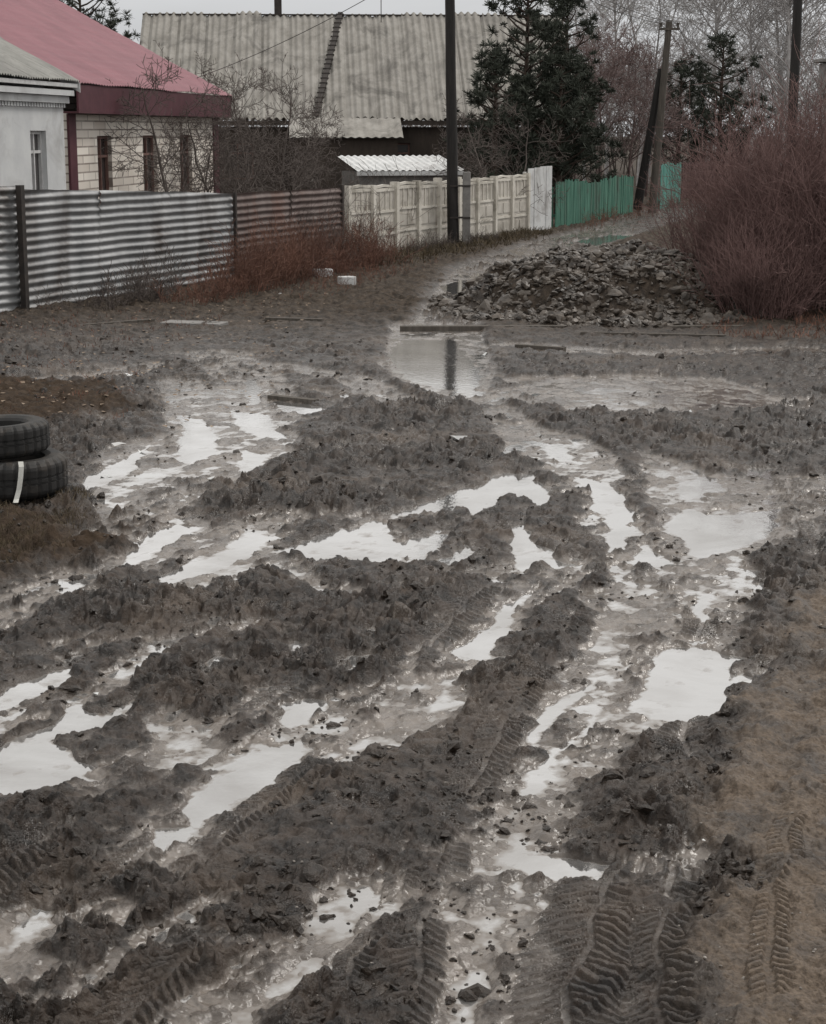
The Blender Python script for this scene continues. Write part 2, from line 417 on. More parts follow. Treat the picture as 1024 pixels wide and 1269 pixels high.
class MB:
    def __init__(s): s.v=[];s.f=[]
    def box(s,c,ax,ay,az):
        c,ax,ay,az=map(lambda q:np.array(q,float),(c,ax,ay,az)); b=len(s.v)
        for i in (-1,1):
            for j in (-1,1):
                for k in (-1,1): s.v.append(tuple(c+i*ax+j*ay+k*az))
        s.f+=[(b,b+1,b+3,b+2),(b+4,b+6,b+7,b+5),(b,b+4,b+5,b+1),(b+2,b+3,b+7,b+6),(b,b+2,b+6,b+4),(b+1,b+5,b+7,b+3)]
    def poly(s,pts):
        b=len(s.v); s.v+= [tuple(p) for p in pts]; s.f.append(tuple(range(b,b+len(pts))))
    def obj(s,name,mat,parent=None,bevel=0):
        me=bpy.data.meshes.new(name); me.from_pydata(s.v,[],s.f); me.update(); me.materials.append(mat)
        o=bpy.data.objects.new(name,me); coll.objects.link(o)
        if parent: o.parent=parent
        if bevel:
            md=o.modifiers.new('bv','BEVEL'); md.width=bevel; md.segments=2
        return o
class FR:
    def __init__(s,p0,p1):
        s.o=np.array([p0[0],p0[1],0.]); d=np.array([p1[0]-p0[0],p1[1]-p0[1],0.]); s.L=np.linalg.norm(d); s.d=d/s.L
        s.n=np.array([s.d[1],-s.d[0],0.]); s.z=np.array([0,0,1.])
    def P(s,u,n,z): return s.o+s.d*u+s.n*n+s.z*z
    def box(s,mb,u0,u1,n0,n1,z0,z1):
        mb.box(s.P((u0+u1)/2,(n0+n1)/2,(z0+z1)/2),s.d*(u1-u0)/2,s.n*(n1-n0)/2,s.z*(z1-z0)/2)
def gridsurf(name,fn,nu,nv,mat,parent=None,smooth=True):
    U,Vv=np.meshgrid(np.linspace(0,1,nu),np.linspace(0,1,nv),indexing='ij')
    P=fn(U.ravel(),Vv.ravel())
    i=np.arange(nu*nv).reshape(nu,nv)
    Q=np.stack([i[:-1,:-1],i[1:,:-1],i[1:,1:],i[:-1,1:]],-1).reshape(-1,4)
    return fastmesh(name,P,Q,mat,parent,smooth)
def segmesh(name,segs,mat,parent=None,sides=3):
    A=np.array(segs,float); P0=A[:,0:3];P1=A[:,3:6];R0=A[:,6:7];R1=A[:,7:8]
    D=P1-P0; D/=np.linalg.norm(D,axis=1,keepdims=True)+1e-9
    ref=np.where(np.abs(D[:,2:3])<.9,np.array([[0,0,1.]]),np.array([[1.,0,0]]))
    X=np.cross(D,ref); X/=np.linalg.norm(X,axis=1,keepdims=True)+1e-9; Y=np.cross(D,X)
    n=len(A); V=np.zeros((n,2*sides,3))
    for k in range(sides):
        a=2*math.pi*k/sides; o=X*math.cos(a)+Y*math.sin(a)
        V[:,k]=P0+o*R0; V[:,sides+k]=P1+o*R1
    b=(np.arange(n)*2*sides)[:,None]; Q=[]
    for k in range(sides):
        k2=(k+1)%sides; Q.append(np.concatenate([b+k,b+k2,b+sides+k2,b+sides+k],1))
    return fastmesh(name,V.reshape(-1,3),np.concatenate(Q),mat,parent,True)
# ---------------------------------------------------------------- ground sheet
NR,NC=1500,920
yn=np.linspace(1/4.6**.72,1/62.**.72,NR)**(-1/.72)
rows=np.concatenate([[-40,-20,-8,0,2.5,4.0],yn,[63,64.5,66,68,70,73,76,80,85,92,100,115,135,170,230,330,500,800]])
s=np.linspace(-1,1,NC)
ext=np.array([.15,.4,.8,1.5,3,5,8,13,22,40,80,160,400,800.])
half=.270*np.maximum(rows,5.)+.5
X=np.concatenate([-(half[:,None]+ext[::-1][None]),half[:,None]*s[None],half[:,None]+ext[None]],1)
Yg=np.repeat(rows[:,None],X.shape[1],1)
xr,yr=X.ravel(),Yg.ravel()
H,wet,low,brown,verge,pat,outm=terrain(xr,yr)
i=np.arange(X.size).reshape(X.shape)
Q=np.stack([i[:-1,:-1],i[:-1,1:],i[1:,1:],i[1:,:-1]],-1).reshape(-1,4)
wn=gnoise(xr*9,yr*9,77)*.005
wetc=np.clip(sstep(.032,.014,H+wn)*(.35+.65*wet)+.15*wet,0,1)*(1-.6*brown)
ch=(1-low)*(1-brown*.7)*(yr<40)*(np.abs(xr)<half.repeat(X.shape[1]))*(1-.7*wet)
trk=np.zeros(xr.shape)
for P,w,per,dep,full in TRD:
    m=near(xr,yr,P,w*2); D,_,_=polyline(xr[m],yr[m],P); trk[m]=np.maximum(trk[m],sstep(w*1.4,w,D))
ch=ch*(1-.8*trk)
xo=xr+.026*ch*gnoise(xr*9,yr*9,81); yo=yr+.028*ch*gnoise(xr*8.5,yr*8.5,83)
fastmesh("ground",np.stack([xo,yo,H],1),Q,M_ground,None,True,dict(wet=wetc,brown=brown,verge=verge,dry=outm))
inside=(np.abs(xr)<9)&(yr>4)&(yr<60)
wv=(H<.012)&inside
qm=wv[Q].any(1); Qw=Q[qm]; used,inv=np.unique(Qw.ravel(),return_inverse=True)
fastmesh("puddle_water",np.stack([xr[used],yr[used],np.zeros(len(used))],1),inv.reshape(-1,4),M_water,None,True,dict(depth=-H[used]))
# ---------------------------------------------------------------- chunks
bpy.ops.mesh.primitive_ico_sphere_add(subdivisions=2,radius=1); _o=bpy.context.object
ICO=np.array([v.co[:] for v in _o.data.vertices]); IF=np.array([p.vertices[:] for p in _o.data.polygons]); bpy.data.objects.remove(_o,do_unlink=True)
def chunks(name,pos,size,mat,jag=.3,flat=.7,smooth=False):
    n=len(pos); nv=len(ICO); var=[]
    for k in range(14):
        d=RNG.normal(size=(6,3)); r=np.ones(nv)
        for q in d:
            q=q/np.linalg.norm(q); r=np.minimum(r,RNG.uniform(.35,.8)/np.maximum(ICO@q,.05)*1.0)
        r=np.minimum(r,1.1)*(1+jag*.5*RNG.normal(size=nv)*.4)
        var.append(ICO*r[:,None])
    var=np.array(var); kk=RNG.integers(0,14,n)
    V=var[kk]
    a=RNG.uniform(0,6.28,n); b=RNG.normal(0,.6,n); sc=np.stack([RNG.uniform(.6,1.5,n),RNG.uniform(.6,1.3,n),RNG.uniform(.45,1,n)*flat/.7],1)
    V=V*sc[:,None,:]
    cb,sb=np.cos(b)[:,None],np.sin(b)[:,None]; y=V[:,:,1]*cb-V[:,:,2]*sb; z=V[:,:,1]*sb+V[:,:,2]*cb
    ca,sa=np.cos(a)[:,None],np.sin(a)[:,None]; x=V[:,:,0]
    V=np.stack([x*ca-y*sa,x*sa+y*ca,z],2)*size[:,None,None]+pos[:,None,:]
    F=(IF[None]+(np.arange(n)*nv)[:,None,None]).reshape(-1,3)
    return fastmesh(name,V.reshape(-1,3),F,mat,None,smooth)
n=17000; t=RNG.uniform(0,1,n); y=(1/5.2**.8*(1-t)+1/27.**.8*t)**(-1/.8); x=RNG.uniform(-1,1,n)*(.27*y+.5)
h,w,l,b,v,p,_o2=terrain(x,y); dens=gnoise(x*1.3,y*1.3,3)
tk=np.zeros(n,bool)
for P,ww,per,dep,full in TRD:
    D,_,_=polyline(x,y,P); tk|=(D<ww*1.1)&(full>0)
keep=(l<.05)&(~tk)&(b<.8)&(dens-.5*w+.5*RNG.uniform(-1,1,n)>-.1)
x,y,h=x[keep],y[keep],h[keep]; sz=RNG.uniform(.004,.013,len(x))*(1+2.8*RNG.uniform(0,1,len(x))**8)*(1+y*.03)
chunks("mud_clods",np.stack([x,y,np.maximum(h,0)-sz*.15],1),sz,M_clod,.9,.7,False)
n=1500; t=RNG.uniform(0,1,n); y=(1/5.2*(1-t)+1/26*t)**-1; x=RNG.uniform(-1,1,n)*(.27*y+.5)
h,w,l,b,v,p,_o2=terrain(x,y); keep=(l<.05)&((b>.4)|(RNG.uniform(0,1,n)<.25)); x,y,h=x[keep],y[keep],h[keep]
sz=RNG.uniform(.002,.007,len(x))*(1+y*.04); chunks("gravel",np.stack([x,y,h+sz*.3],1),sz,M_peb,.3)
n=6800; r=np.sqrt(RNG.uniform(0,1,n))*1.2; a=RNG.uniform(0,6.283,n); x=3.3+2.45*r*np.cos(a)*1.02; y=31.0+3.4*r*np.sin(a)
h=terrain(x,y)[0]; sz=RNG.uniform(.02,.07,n)*(1+1.4*RNG.uniform(0,1,n)**6); chunks("rubble_pile",np.stack([x,y,h+sz*.15],1),sz,M_rub,.6,.6)
# ---------------------------------------------------------------- fences
def corr_fence(p0,p1,H0,H1,mat,name,parent,sheets=2,z0=.06):
    F=FR(p0,p1)
    for k in range(sheets):
        a,b=k/sheets,(k+1)/sheets; off=.012*(k%2); tilt=random.uniform(-.02,.02); dz=random.uniform(-.02,.02)
        def fn(U,V):
            u=(a+(b-a)*U*1.015)*F.L; Hh=H0+(H1-H0)*u/F.L; z=z0+dz+V*(Hh-z0)+tilt*(U-.5)+.015*gnoise(u*1.7,z0+0*u,9)
            n=off+.022*np.sin(z*2*np.pi/.135+.5*gnoise(u*.8,0*u,3))+.035*gnoise(u*1.3,z*1.1,k+2)
            return F.o+np.outer(u,F.d)+np.outer(n,F.n)+np.outer(z,F.z)
        gridsurf(f"{name}_{k}",fn,30,130,mat,parent)
    return F
mf=empty("corrugated_metal_fence")
A0=gp(-170,425); A1=gp(27,396); A2=gp(290,352); A3=gp(424,329)
F0=corr_fence(A0,(A1[0]-.02,A1[1]),2.15,2.15,M_galv,"sheet_a",mf,1)
F1=corr_fence(A1,A2,2.1,1.78,M_galv,"sheet_b",mf,3)
F2=corr_fence(A2,A3,1.78,1.76,M_rust,"sheet_c",mf,2)
mb=MB()
F1.box(mb,-.05,.05,.03,.13,-.1,2.14); F1.box(mb,F1.L-.03,F1.L+.03,.03,.09,-.1,1.8); F2.box(mb,F2.L-.05,F2.L+.05,-.05,.05,-.1,1.8); F1.box(mb,F1.L*.5,F1.L*.5+.05,-.1,-.05,-.1,1.85)
mb.obj("posts",M_post,mf)
cf=empty("concrete_panel_fence"); B0=gp(430,326); B1=gp(652,290)
F=FR(B0,B1); npn=9; w=F.L/npn; mp_,mq=MB(),MB()
for k in range(npn+1):
    u=k*w; dz=random.uniform(-.04,.04); F.box(mp_,u-.075,u+.075,-.09,.10,-.1,1.76+dz)
    if k<npn:
        dz=random.uniform(-.03,.02)
        F.box(mq,u+.07,u+w-.07,-.02,.02,.0,1.66+dz)
        for zz in (0.03,.55,1.08,1.58): F.box(mp_,u+.076,u+w-.076,-.035,.045,zz+dz,zz+.06+dz)
        for zr in (.10,.62): 
            for q in range(2):
                uu=u+.13+q*(w-.2)/2; F.box(mq,uu,uu+(w-.38)/2,.021,.038,zr+.08+dz,zr+.36+dz)
        for q in range(4):
            uu=u+.12+q*(w-.2)/4; F.box(mp_,uu+.03,uu+.07,.0,.042,1.142+dz,1.578+dz)
        c=F.P(u+w/2,0,1.70+dz); mp_.box(c-F.d*w*.22,F.d*w*.23+F.z*.02,F.n*.03,F.z*.03); mp_.box(c+F.d*w*.22,F.d*w*.23-F.z*.02,F.n*.032,F.z*.03)
mp_.obj("posts_and_rails",M_conc,cf); mq.obj("panels",M_conc2,cf)
def board_fence(name,p0,p1,H,mat,bw=.12,gap=.012,hv=.04,lean=.01):
    e=empty(name); F=FR(p0,p1); mb=MB(); u=0
    while u<F.L-bw*.5:
        dz=random.uniform(-hv,hv)+.05*math.sin(u*1.1); t=random.gauss(0,lean)
        c=F.P(u+bw/2,random.uniform(-.012,.012),(H+dz)/2+.03); mb.box(c,F.d*(bw-gap)/2,F.n*.012,(F.z+F.d*t*1.5)*((H+dz)/2-.03)); u+=bw
    mb.obj("boards",mat,e); mb=MB(); F.box(mb,0,F.L,-.08,-.03,.4,.48); F.box(mb,0,F.L,-.08,-.03,H-.4,H-.32)
    k=0
    while k<=F.L: F.box(mb,k-.05,k+.05,-.16,-.085,-.1,H-.1); k+=2.5
    mb.obj("rails",mat,e); return e
board_fence("white_gate",gp(654,290),gp(684,286),1.90,M_white,.45,.02,.02,.0)
board_fence("green_wooden_fence",gp(688,285),gp(784,268),1.40,M_green,.13,.025,.06,.015)
board_fence("teal_metal_fence",gp(818,262),gp(843,254),1.7,M_teal,.2)
board_fence("brown_picket_fence",gp(845,250),gp(905,238),1.6,M_redf,.2)
# ---------------------------------------------------------------- houses
def house(name,p0,p1,depth,wz,ez,slope,mwall,mroof,mtrim,wins,ov=.35,wave=.15,mglass=M_frame,sheet=1.6,fascia=.35,amp=.02,gable_ov=.35,joint=1.1,jh=.0):
    e=empty(name); F=FR(p0,p1); L=F.L; mb=MB()
    t=.3; prev=0
    for (a,b,z0,z1) in wins:
        F.box(mb,prev,a,-t,0,-.2,wz); F.box(mb,a,b,-t,0,-.2,z0); F.box(mb,a,b,-t,0,z1,wz); prev=b
    F.box(mb,prev,L,-t,0,-.2,wz)
    F.box(mb,0,L,-depth,-depth+t,-.2,wz); F.box(mb,0,t,-depth+t,-t,-.2,wz); F.box(mb,L-t,L,-depth+t,-t,-.2,wz)
    rz=ez+slope*(depth/2+ov)
    for u in (0,L-.2):
        pts=[(F.P(u,-.02,wz)),(F.P(u,-depth+.02,wz)),(F.P(u,-depth/2,rz-.15))]
        q=[p+F.d*.2 for p in pts]; mb.poly(pts); mb.poly(q[::-1])
    mb.obj("walls",mwall,e)
    mg,mf_=MB(),MB()
    for (a,b,z0,z1) in wins:
        F.box(mg,a,b,-.2,-.17,z0,z1)
        for (c,d_) in ((a,a+.07),(b-.07,b),((a+b)/2-.03,(a+b)/2+.03)): F.box(mf_,c,d_,-.165,-.1,z0,z1)
        F.box(mf_,a+.07,b-.07,-.16,-.105,z1-.07,z1); F.box(mf_,a+.07,b-.07,-.16,-.105,z0+(z1-z0)*.68,z0+(z1-z0)*.68+.06)
        F.box(mf_,a-.05,b+.05,.0,.06,z0-.06,z0)
    if wins: mg.obj("window_glass",M_glass,e); mf_.obj("window_frames",mglass,e)
    W=depth/2+ov; go=gable_ov
    for side in (0,1):
        def fn(U,V):
            u=-go+U*(L+2*go); r=V*W
            n=(ov-r) if side==0 else (-depth-ov+r)
            ju=np.floor(u/joint); jr=np.floor(r/sheet)
            z=ez+slope*r+amp*np.sin(u*2*np.pi/wave)+.035*(1-((r/sheet)%1.0))*(sheet>1)+.012*(sheet<1)*(1-((r/sheet)%1.0))+.03*gnoise(u*.5,r*.6,5)+jh*np.abs(gnoise(ju*.73+.37,jr*.91+.41,6))*2-jh*1.6*(((u/joint)%1.0)<.09)
            return F.o+np.outer(u,F.d)+np.outer(n,F.n)+np.outer(z,F.z)
        nu=int((L+2*go)/wave*8); gridsurf("roof_slope_%d"%side,fn,nu,int(W/sheet*8)+8,mroof,e)
    mt=MB()
    F.box(mt,-go,L+go,ov-.09,ov-.04,ez-fascia,ez-.02)
    F.box(mt,-go+.01,L+go-.01,0.001,ov-.095,ez-fascia,ez-fascia+.04)
    for u in (-go+.02,L+go-.05):
        for sg in (0,1):
            n0,n1=(ov,-depth/2) if sg==0 else (-depth-ov,-depth/2)
            a=F.P(u,n0,ez-.10); b=F.P(u,n1,rz-.10); c=(a+b)/2; h=(b-a)/2
            mt.box(c,h,F.d*.02,F.z*.10)
    F.box(mt,-go,L+go,-depth/2-.12,-depth/2+.12,rz+.0,rz+.05)
    mt.obj("trim",mtrim,e)
    return e,F,rz
eA,FA,_=house("white_plaster_house",(-8.75,28.5),(-7.5,39.0),9,3.62,3.98,.55,M_plast,M_slateA,M_whitef,[(2.2,3.2,1.6,2.98),(5.2,6.2,1.6,2.98),(8.35,9.35,1.55,2.98)],ov=.3,mglass=M_whitef,fascia=.1,jh=.01)
mb=MB(); FA.box(mb,-.1,FA.L+.08,.002,.12,3.55,3.70); FA.box(mb,-.15,FA.L+.13,.003,.22,3.705,3.82); 
for k in range(60): FA.box(mb,.1+k*.175,.19+k*.175,.004,.07,3.46,3.545)
mb.obj("cornice",M_plast,eA)
pB0,pB1=(-8.0,42.0),(-6.15,56.8); FBt=FR(pB0,pB1); M_brick=brick_mat(FBt.d)
eB,FB,_=house("brick_house",pB0,pB1,11.4,3.35,4.03,.53,M_brick,M_roofB,M_burg,[(2.3,3.5,1.2,2.85),(6.4,7.8,1.2,2.85),(10.3,11.7,1.2,2.85)],ov=.45,wave=.22,sheet=.35,amp=.015,fascia=.66)
mb=MB(); FB.box(mb,-.03,.5,.003,.06,-.1,3.36); FB.box(mb,FB.L-.55,FB.L+.03,.003,.06,-.1,3.36); mb.obj("corner_trim",M_burg,eB)
eC,FC,rzC=house("slate_roof_house",(-10.3,69),(6.2,70),12,3.1,3.35,.66,M_wood,M_slateC,M_wood,[(3,4.2,1.2,2.5),(9,10.2,1.2,2.5)],ov=.4,wave=.28,sheet=1.55,fascia=.18,amp=.05,joint=1.12,jh=.07)
mb=MB(); a=FC.P(6.6,.3,3.5); b=FC.P(7.7,-6,rzC+.1); mb.box((a+b)/2,(b-a)/2,FC.d*.10,FC.z*.05)
for k in range(22):
    c=a+(b-a)*(k+.5)/22; mb.box(c+FC.z*.04,FC.d*.16,FC.n*.03,FC.z*.03)
mb.obj("roof_ladder",M_post,eC)
mb=MB(); FC.box(mb,5.0,5.3,-6.2,-5.9,rzC-.3,rzC+.75); mb.obj("chimney_pipe",M_post,eC)
def fnl(U,V):
    u=5.6+U*4.2; r=V*2.2; n=2.8-r; z=2.72+r*.32+.02*np.sin(u*2*np.pi/.3)
    return FC.o+np.outer(u,FC.d)+np.outer(n,FC.n)+np.outer(z,FC.z)
gridsurf("porch_roof",fnl,120,6,M_slateC,eC)
mb=MB(); FC.box(mb,5.8,9.6,.01,2.5,-.1,2.68); mb.obj("porch_walls",M_wood,eC)
sh=empty("garden_shed"); SF=FR((-1.55,51.5),(1.30,52.2)); mb=MB(); SF.box(mb,0,SF.L,-2.4,0,-.1,1.80); mb.obj("walls",M_grey,sh)
def fns(U,V):
    u=-.12+U*(SF.L+.24); r=V*2.9; n=.25-r; z=1.86+r*.13+.02*np.sin(u*2*np.pi/.2)
    return SF.o+np.outer(u,SF.d)+np.outer(n,SF.n)+np.outer(z,SF.z)
gridsurf("roof",fns,140,4,M_white,sh); mb=MB(); SF.box(mb,-.1,SF.L+.1,.2,.24,1.72,1.84); mb.obj("fascia",M_white,sh)
# ---------------------------------------------------------------- poles & wires
def cyl(name,p0,p1,r0,r1,mat,parent,n=12,segs=6):
    P0,P1=np.array(p0,float),np.array(p1,float)
    D=(P1-P0)/np.linalg.norm(P1-P0); ref=np.array([1.,0,0]) if abs(D[0])<.9 else np.array([0,1.,0]); X=np.cross(D,ref);X/=np.linalg.norm(X);Y=np.cross(D,X)
    V=[];Q=[]
    for i in range(segs+1):
        t=i/segs; c=P0+(P1-P0)*t+X*random.uniform(-.012,.012)+Y*random.uniform(-.012,.012); r=r0+(r1-r0)*t
        for k in range(n): a=2*math.pi*k/n; V.append(c+(X*math.cos(a)+Y*math.sin(a))*r)
    for i in range(segs):
        for k in range(n): k2=(k+1)%n; Q.append((i*n+k,i*n+k2,(i+1)*n+k2,(i+1)*n+k))
    return fastmesh(name,V,Q,mat,parent,True)
def insul(mb,p):
    mb.box((p[0],p[1],p[2]+.06),(.035,0,0),(0,.035,0),(0,0,.06)); mb.box((p[0],p[1],p[2]+.14),(.05,0,0),(0,.05,0),(0,0,.03))
def upole(name,x,y,h,r,mat,lean=(0,0),arm=True,stub=None):
    e=empty(name); top=(x+lean[0],y+lean[1],h); cyl("shaft",(x,y,-.2),top,r,r*.75,mat,e)
    if arm:
        mb=MB(); mb.box((top[0],top[1]-.12,h-.4),(.7,.1,0),(0,.05,0),(0,0,.05)); 
        for q in (-.6,-.2,.2,.6): insul(mb,(top[0]+q,top[1]-.12+q*.14,h-.33))
        mb.obj("crossarm",mat,e)
    if stub:
        mb=MB(); mb.box((x+stub,y-.02,.9),(.10,0,0),(0,.10,0),(0,0,1.05)); mb.obj("concrete_stub",M_grey,e,.015)
        mb=MB(); mb.box((x+stub/2,y,1.6),(.26,0,0),(0,.145,0),(0,0,.02)); mb.box((x+stub/2,y,.8),(.26,0,0),(0,.145,0),(0,0,.02)); mb.obj("wire_bands",M_post,e)
    return top
p=gp(562,308); T1=upole("utility_pole",p[0],p[1],8.6,.15,M_polew,(-.17,0),True,.33)
p=gp(808,266); T2=np.array(upole("utility_pole",p[0],p[1],6.75,.15,M_poleg,(.42,0),False))
e=bpy.data.objects["utility_pole.001"]
cyl("brace",(p[0]-.50,p[1]+.6,-.1),(p[0]+.22,p[1]+.15,5.1),.17,.12,M_polew,e)
mb=MB(); mb.box((T2[0],T2[1]-.1,6.45),(.35,0,0),(0,.04,0),(0,0,.04)); insul(mb,(T2[0]-.3,T2[1]-.1,6.5)); insul(mb,(T2[0]+.3,T2[1]-.1,6.5)); mb.obj("insulator_arm",M_poleg,e)
T3=upole("utility_pole",9.4,45,8.2,.14,M_polew,(0,0),True)
T4=upole("utility_pole",11.55,50.5,9.5,.10,M_polew)
tb=empty("transformer_cabinet"); mb=MB(); mb.box((11.6,50,4.35),(.42,0,0),(0,.35,0),(0,0,.42)); mb.box((11.6,50,2.0),(.3,0,0),(0,.25,0),(0,0,1.95)); mb.obj("body",M_grey,tb,.02)
mb=MB(); mb.box((11.6,50,4.84),(.56,0,0),(0,.48,0),(0,0,.05)); mb.obj("cap",M_grey,tb,.02)
def wire(a,b,sag,r=.012):
    segs=[];N_=24;pr=None
    for k in range(N_+1):
        t=k/N_; q=np.array(a)*(1-t)+np.array(b)*t; q=q.copy(); q[2]-=sag*4*t*(1-t)
        if pr is not None: segs.append((*pr,*q,r,r))
        pr=q
    return segs
sg=[]
t1=np.array([T1[0],T1[1]-.12,8.35]); 
sg+=wire((-9.5,30,9.0),t1,.8); sg+=wire((-7.0,57,4.5),t1+[0,0,-1.0],.25); sg+=wire(t1+[.2,0,0],(T2[0]-.3,T2[1]-.1,6.65),.5)
sg+=wire(t1+[.6,0,0],(T2[0]+.3,T2[1]-.1,6.65),.5); sg+=wire((-6,20,8.5),t1+[-.6,0,0],.5); sg+=wire((T2[0]+.3,T2[1],6.65),(16,100,7),.5); sg+=wire((T3[0],T3[1],8),(T4[0],T4[1],9),.2)
sg+=wire(t1+[0,0,-.5],(-2.2,75,8.5),.2); sg+=wire((9.4,45,8),t1+[.2,0,-.1],.6)
segmesh("overhead_wires",sg,M_wire)
an=empty("roof_antenna"); segmesh("mast",[(-1.3,75,7.2,-1.3,75,9.2,.02,.02),(-1.8,75,8.9,-.8,75,8.9,.012,.012),(-1.7,75,8.6,-.9,75,8.6,.012,.012)],M_post,an)
# ---------------------------------------------------------------- tyres
def tyre(name,c,R,W,tilt=0):
    e=empty(name); n=120; ri=R*.58
    prof=[(ri,-.36),(ri+.02,-.44),(R*.72,-.5),(R*.86,-.5),(R*.94,-.44),(R*.985,-.36),(R,-.28),(R,-.1),(R*.975,-.09),(R*.975,-.05),(R,-.04),(R,.04),(R*.975,.05),(R*.975,.09),(R,.1),(R,.28),(R*.985,.36),(R*.94,.44),(R*.86,.5),(R*.72,.5),(ri+.02,.44),(ri,.36),(ri-.005,0)]
    V=[];m=len(prof)
    for i in range(n):
        a=2*math.pi*i/n
        for j,(r,z) in enumerate(prof):
            if (i%4==0) and 4<=j<=17 and not(8<=j<=9): r=r-.014
            V.append((r*math.cos(a),r*math.sin(a),z*W))
    Q=[(i*m+j,((i+1)%n)*m+j,((i+1)%n)*m+(j+1)%m,i*m+(j+1)%m) for i in range(n) for j in range(m)]
    fastmesh("tread_and_sidewalls",V,Q,M_rubber,e,False)
    e.location=c; e.rotation_euler=(tilt,tilt*.5,random.random()); return e
tx,ty=-3.30,14.25; tz=.11
tyre("tyre",(tx,ty,tz+.15),.47,.31,.01); tyre("tyre",(tx-.10,ty+.03,tz+.155+.285),.43,.26,-.03)
st=empty("white_strap"); mb=MB(); pts=[]
for (r,z,da) in ((.44,tz+.315,.03),(.482,tz+.28,.02),(.496,tz+.20,.0),(.496,tz+.10,-.03),(.51,tz+.03,-.07),(.56,tz+.01,-.09)):
    a=-1.17+da*1.2; pts.append((tx+r*math.cos(a),ty+r*math.sin(a),z))
for p,q in zip(pts[:-1],pts[1:]): mb.poly([(p[0]-.02,p[1],p[2]),(q[0]-.02,q[1],q[2]),(q[0]+.02,q[1]+.003,q[2]),(p[0]+.02,p[1]+.003,p[2])])
mb.obj("strap",M_strap,st)
# ---------------------------------------------------------------- small things
def beam(name,a,b,w,h,mat,z=.06):
    F=FR(a,b); mb=MB(); k=0; 
    while k<F.L:
        l=min(random.uniform(1.2,2.6),F.L-k); dz=random.uniform(-.04,.0); dn=random.uniform(-.08,.08); F.box(mb,k,k+l-.03-random.uniform(0,.3),-w/2+dn,w/2+dn,-.05,z+h+dz); k+=l
    return mb.obj(name,mat,None,.01)
beam("concrete_kerb",gp(496,410),gp(1120,408),.14,.04,M_poleg)
beam("culvert_slab",gp(205,405),gp(300,408),.4,.06,M_grey)
for (px,py,s_) in ((400,348,.17),(430,358,.14)):
    p=gp(px,py); mb=MB(); mb.box((p[0],p[1],.16),(s_,.05,0),(-.05,s_*.6,0),(0,0.01,.09)); mb.obj("white_stone_block",M_white,None,.02)
lit=MB()
for (px,py,s_) in ((163,470,.07),(196,466,.04),(148,556,.09),(176,560,.06),(312,466,.07),(330,488,.05),(260,600,.05),(922,848,.05),(855,516,.05),(568,552,.09),(130,590,.07),(600,440,.06),(1012,622,.04),(345,372,.07),(118,868,.03),(872,1052,.012),(1016,560,.05)):
    p=gp(px,py); z=float(terrain(np.array([p[0]]),np.array([p[1]]))[0][0]); z=max(z,0)+.02; a=random.random()*3
    V=[]; k=5
    for q in range(k):
        r=s_*random.uniform(.5,1.1); V.append((p[0]+r*math.cos(a+q*6.283/k),p[1]+r*math.sin(a+q*6.283/k),z+random.uniform(-.4,.5)*s_))
    lit.poly(V)
lit.obj("litter_scraps",M_white)
pl=MB()
for (x0,y0,x1,y1,zt) in ((90,412,190,404,.12),(330,402,400,404,.12),(720,418,900,422,.09),(640,432,700,436,.07),(335,494,392,500,.05)):
    F=FR(gp(x0,y0),gp(x1,y1)); F.box(pl,0,F.L,-.05,.05,-.02,zt)
pl.obj("old_planks",M_poleg)
# ---------------------------------------------------------------- vegetation
def rv(): return np.array([random.gauss(0,1) for _ in range(3)])
def grow(segs,p,d,L,r,depth,kids,spread,up,ratio=.6,nseg=4,wob=.12,rmin=.004,start=.25):
    p=np.array(p,float); d=np.array(d,float); d/=np.linalg.norm(d); pts=[(p.copy(),d.copy(),0)]
    for i in range(nseg):
        d=d+rv()*wob+np.array([0,0,up]); d/=np.linalg.norm(d); q=p+d*L/nseg
        ra=max(rmin,r*(1-i/nseg*.75)); rb=max(rmin*.8,r*(1-(i+1)/nseg*.75))
        segs.append((*p,*q,ra,rb)); p=q; pts.append((p.copy(),d.copy(),(i+1)/nseg))
    if depth>0:
        for k in range(kids[0]):
            t=start+(1-start)*random.random(); f=t*nseg; i=min(int(f),nseg-1); a=pts[i];b=pts[i+1]; fr=f-i
            q=a[0]*(1-fr)+b[0]*fr; s_=rv(); s_-=b[1]*np.dot(s_,b[1]); s_/=np.linalg.norm(s_)
            nd=b[1]*(1-spread)+s_*spread
            grow(segs,q,nd,L*ratio*(1.15-t*.6)*random.uniform(.7,1.2),max(rmin,r*(1-t*.75)*.5),depth-1,kids[1:],spread,up,ratio,max(3,nseg-1),wob,rmin,.15)
def tree_mesh(name,H,kids,spread,up,mat,ratio,r,rmin,wob=.07):
    sg=[]; grow(sg,(0,0,-.1),(0,0,1),H,r,len(kids),kids,spread,up,ratio,8,wob,rmin,.22)
    return segmesh(name,sg,mat)
def inst(o,name,loc,sc=1,rot=0):
    q=bpy.data.objects.new(name,o.data); coll.objects.link(q); q.location=loc; q.scale=(sc,sc,sc*random.uniform(.92,1.1)); q.rotation_euler=(0,0,rot); return q
b1=tree_mesh("birch_tree",13,[28,12,7],.55,.03,M_birch,.42,.15,.011); b1.location=(18,88,0)
b2=tree_mesh("birch_tree",12,[26,12,7],.6,.0,M_birch,.46,.14,.011); b2.location=(22,92,0)
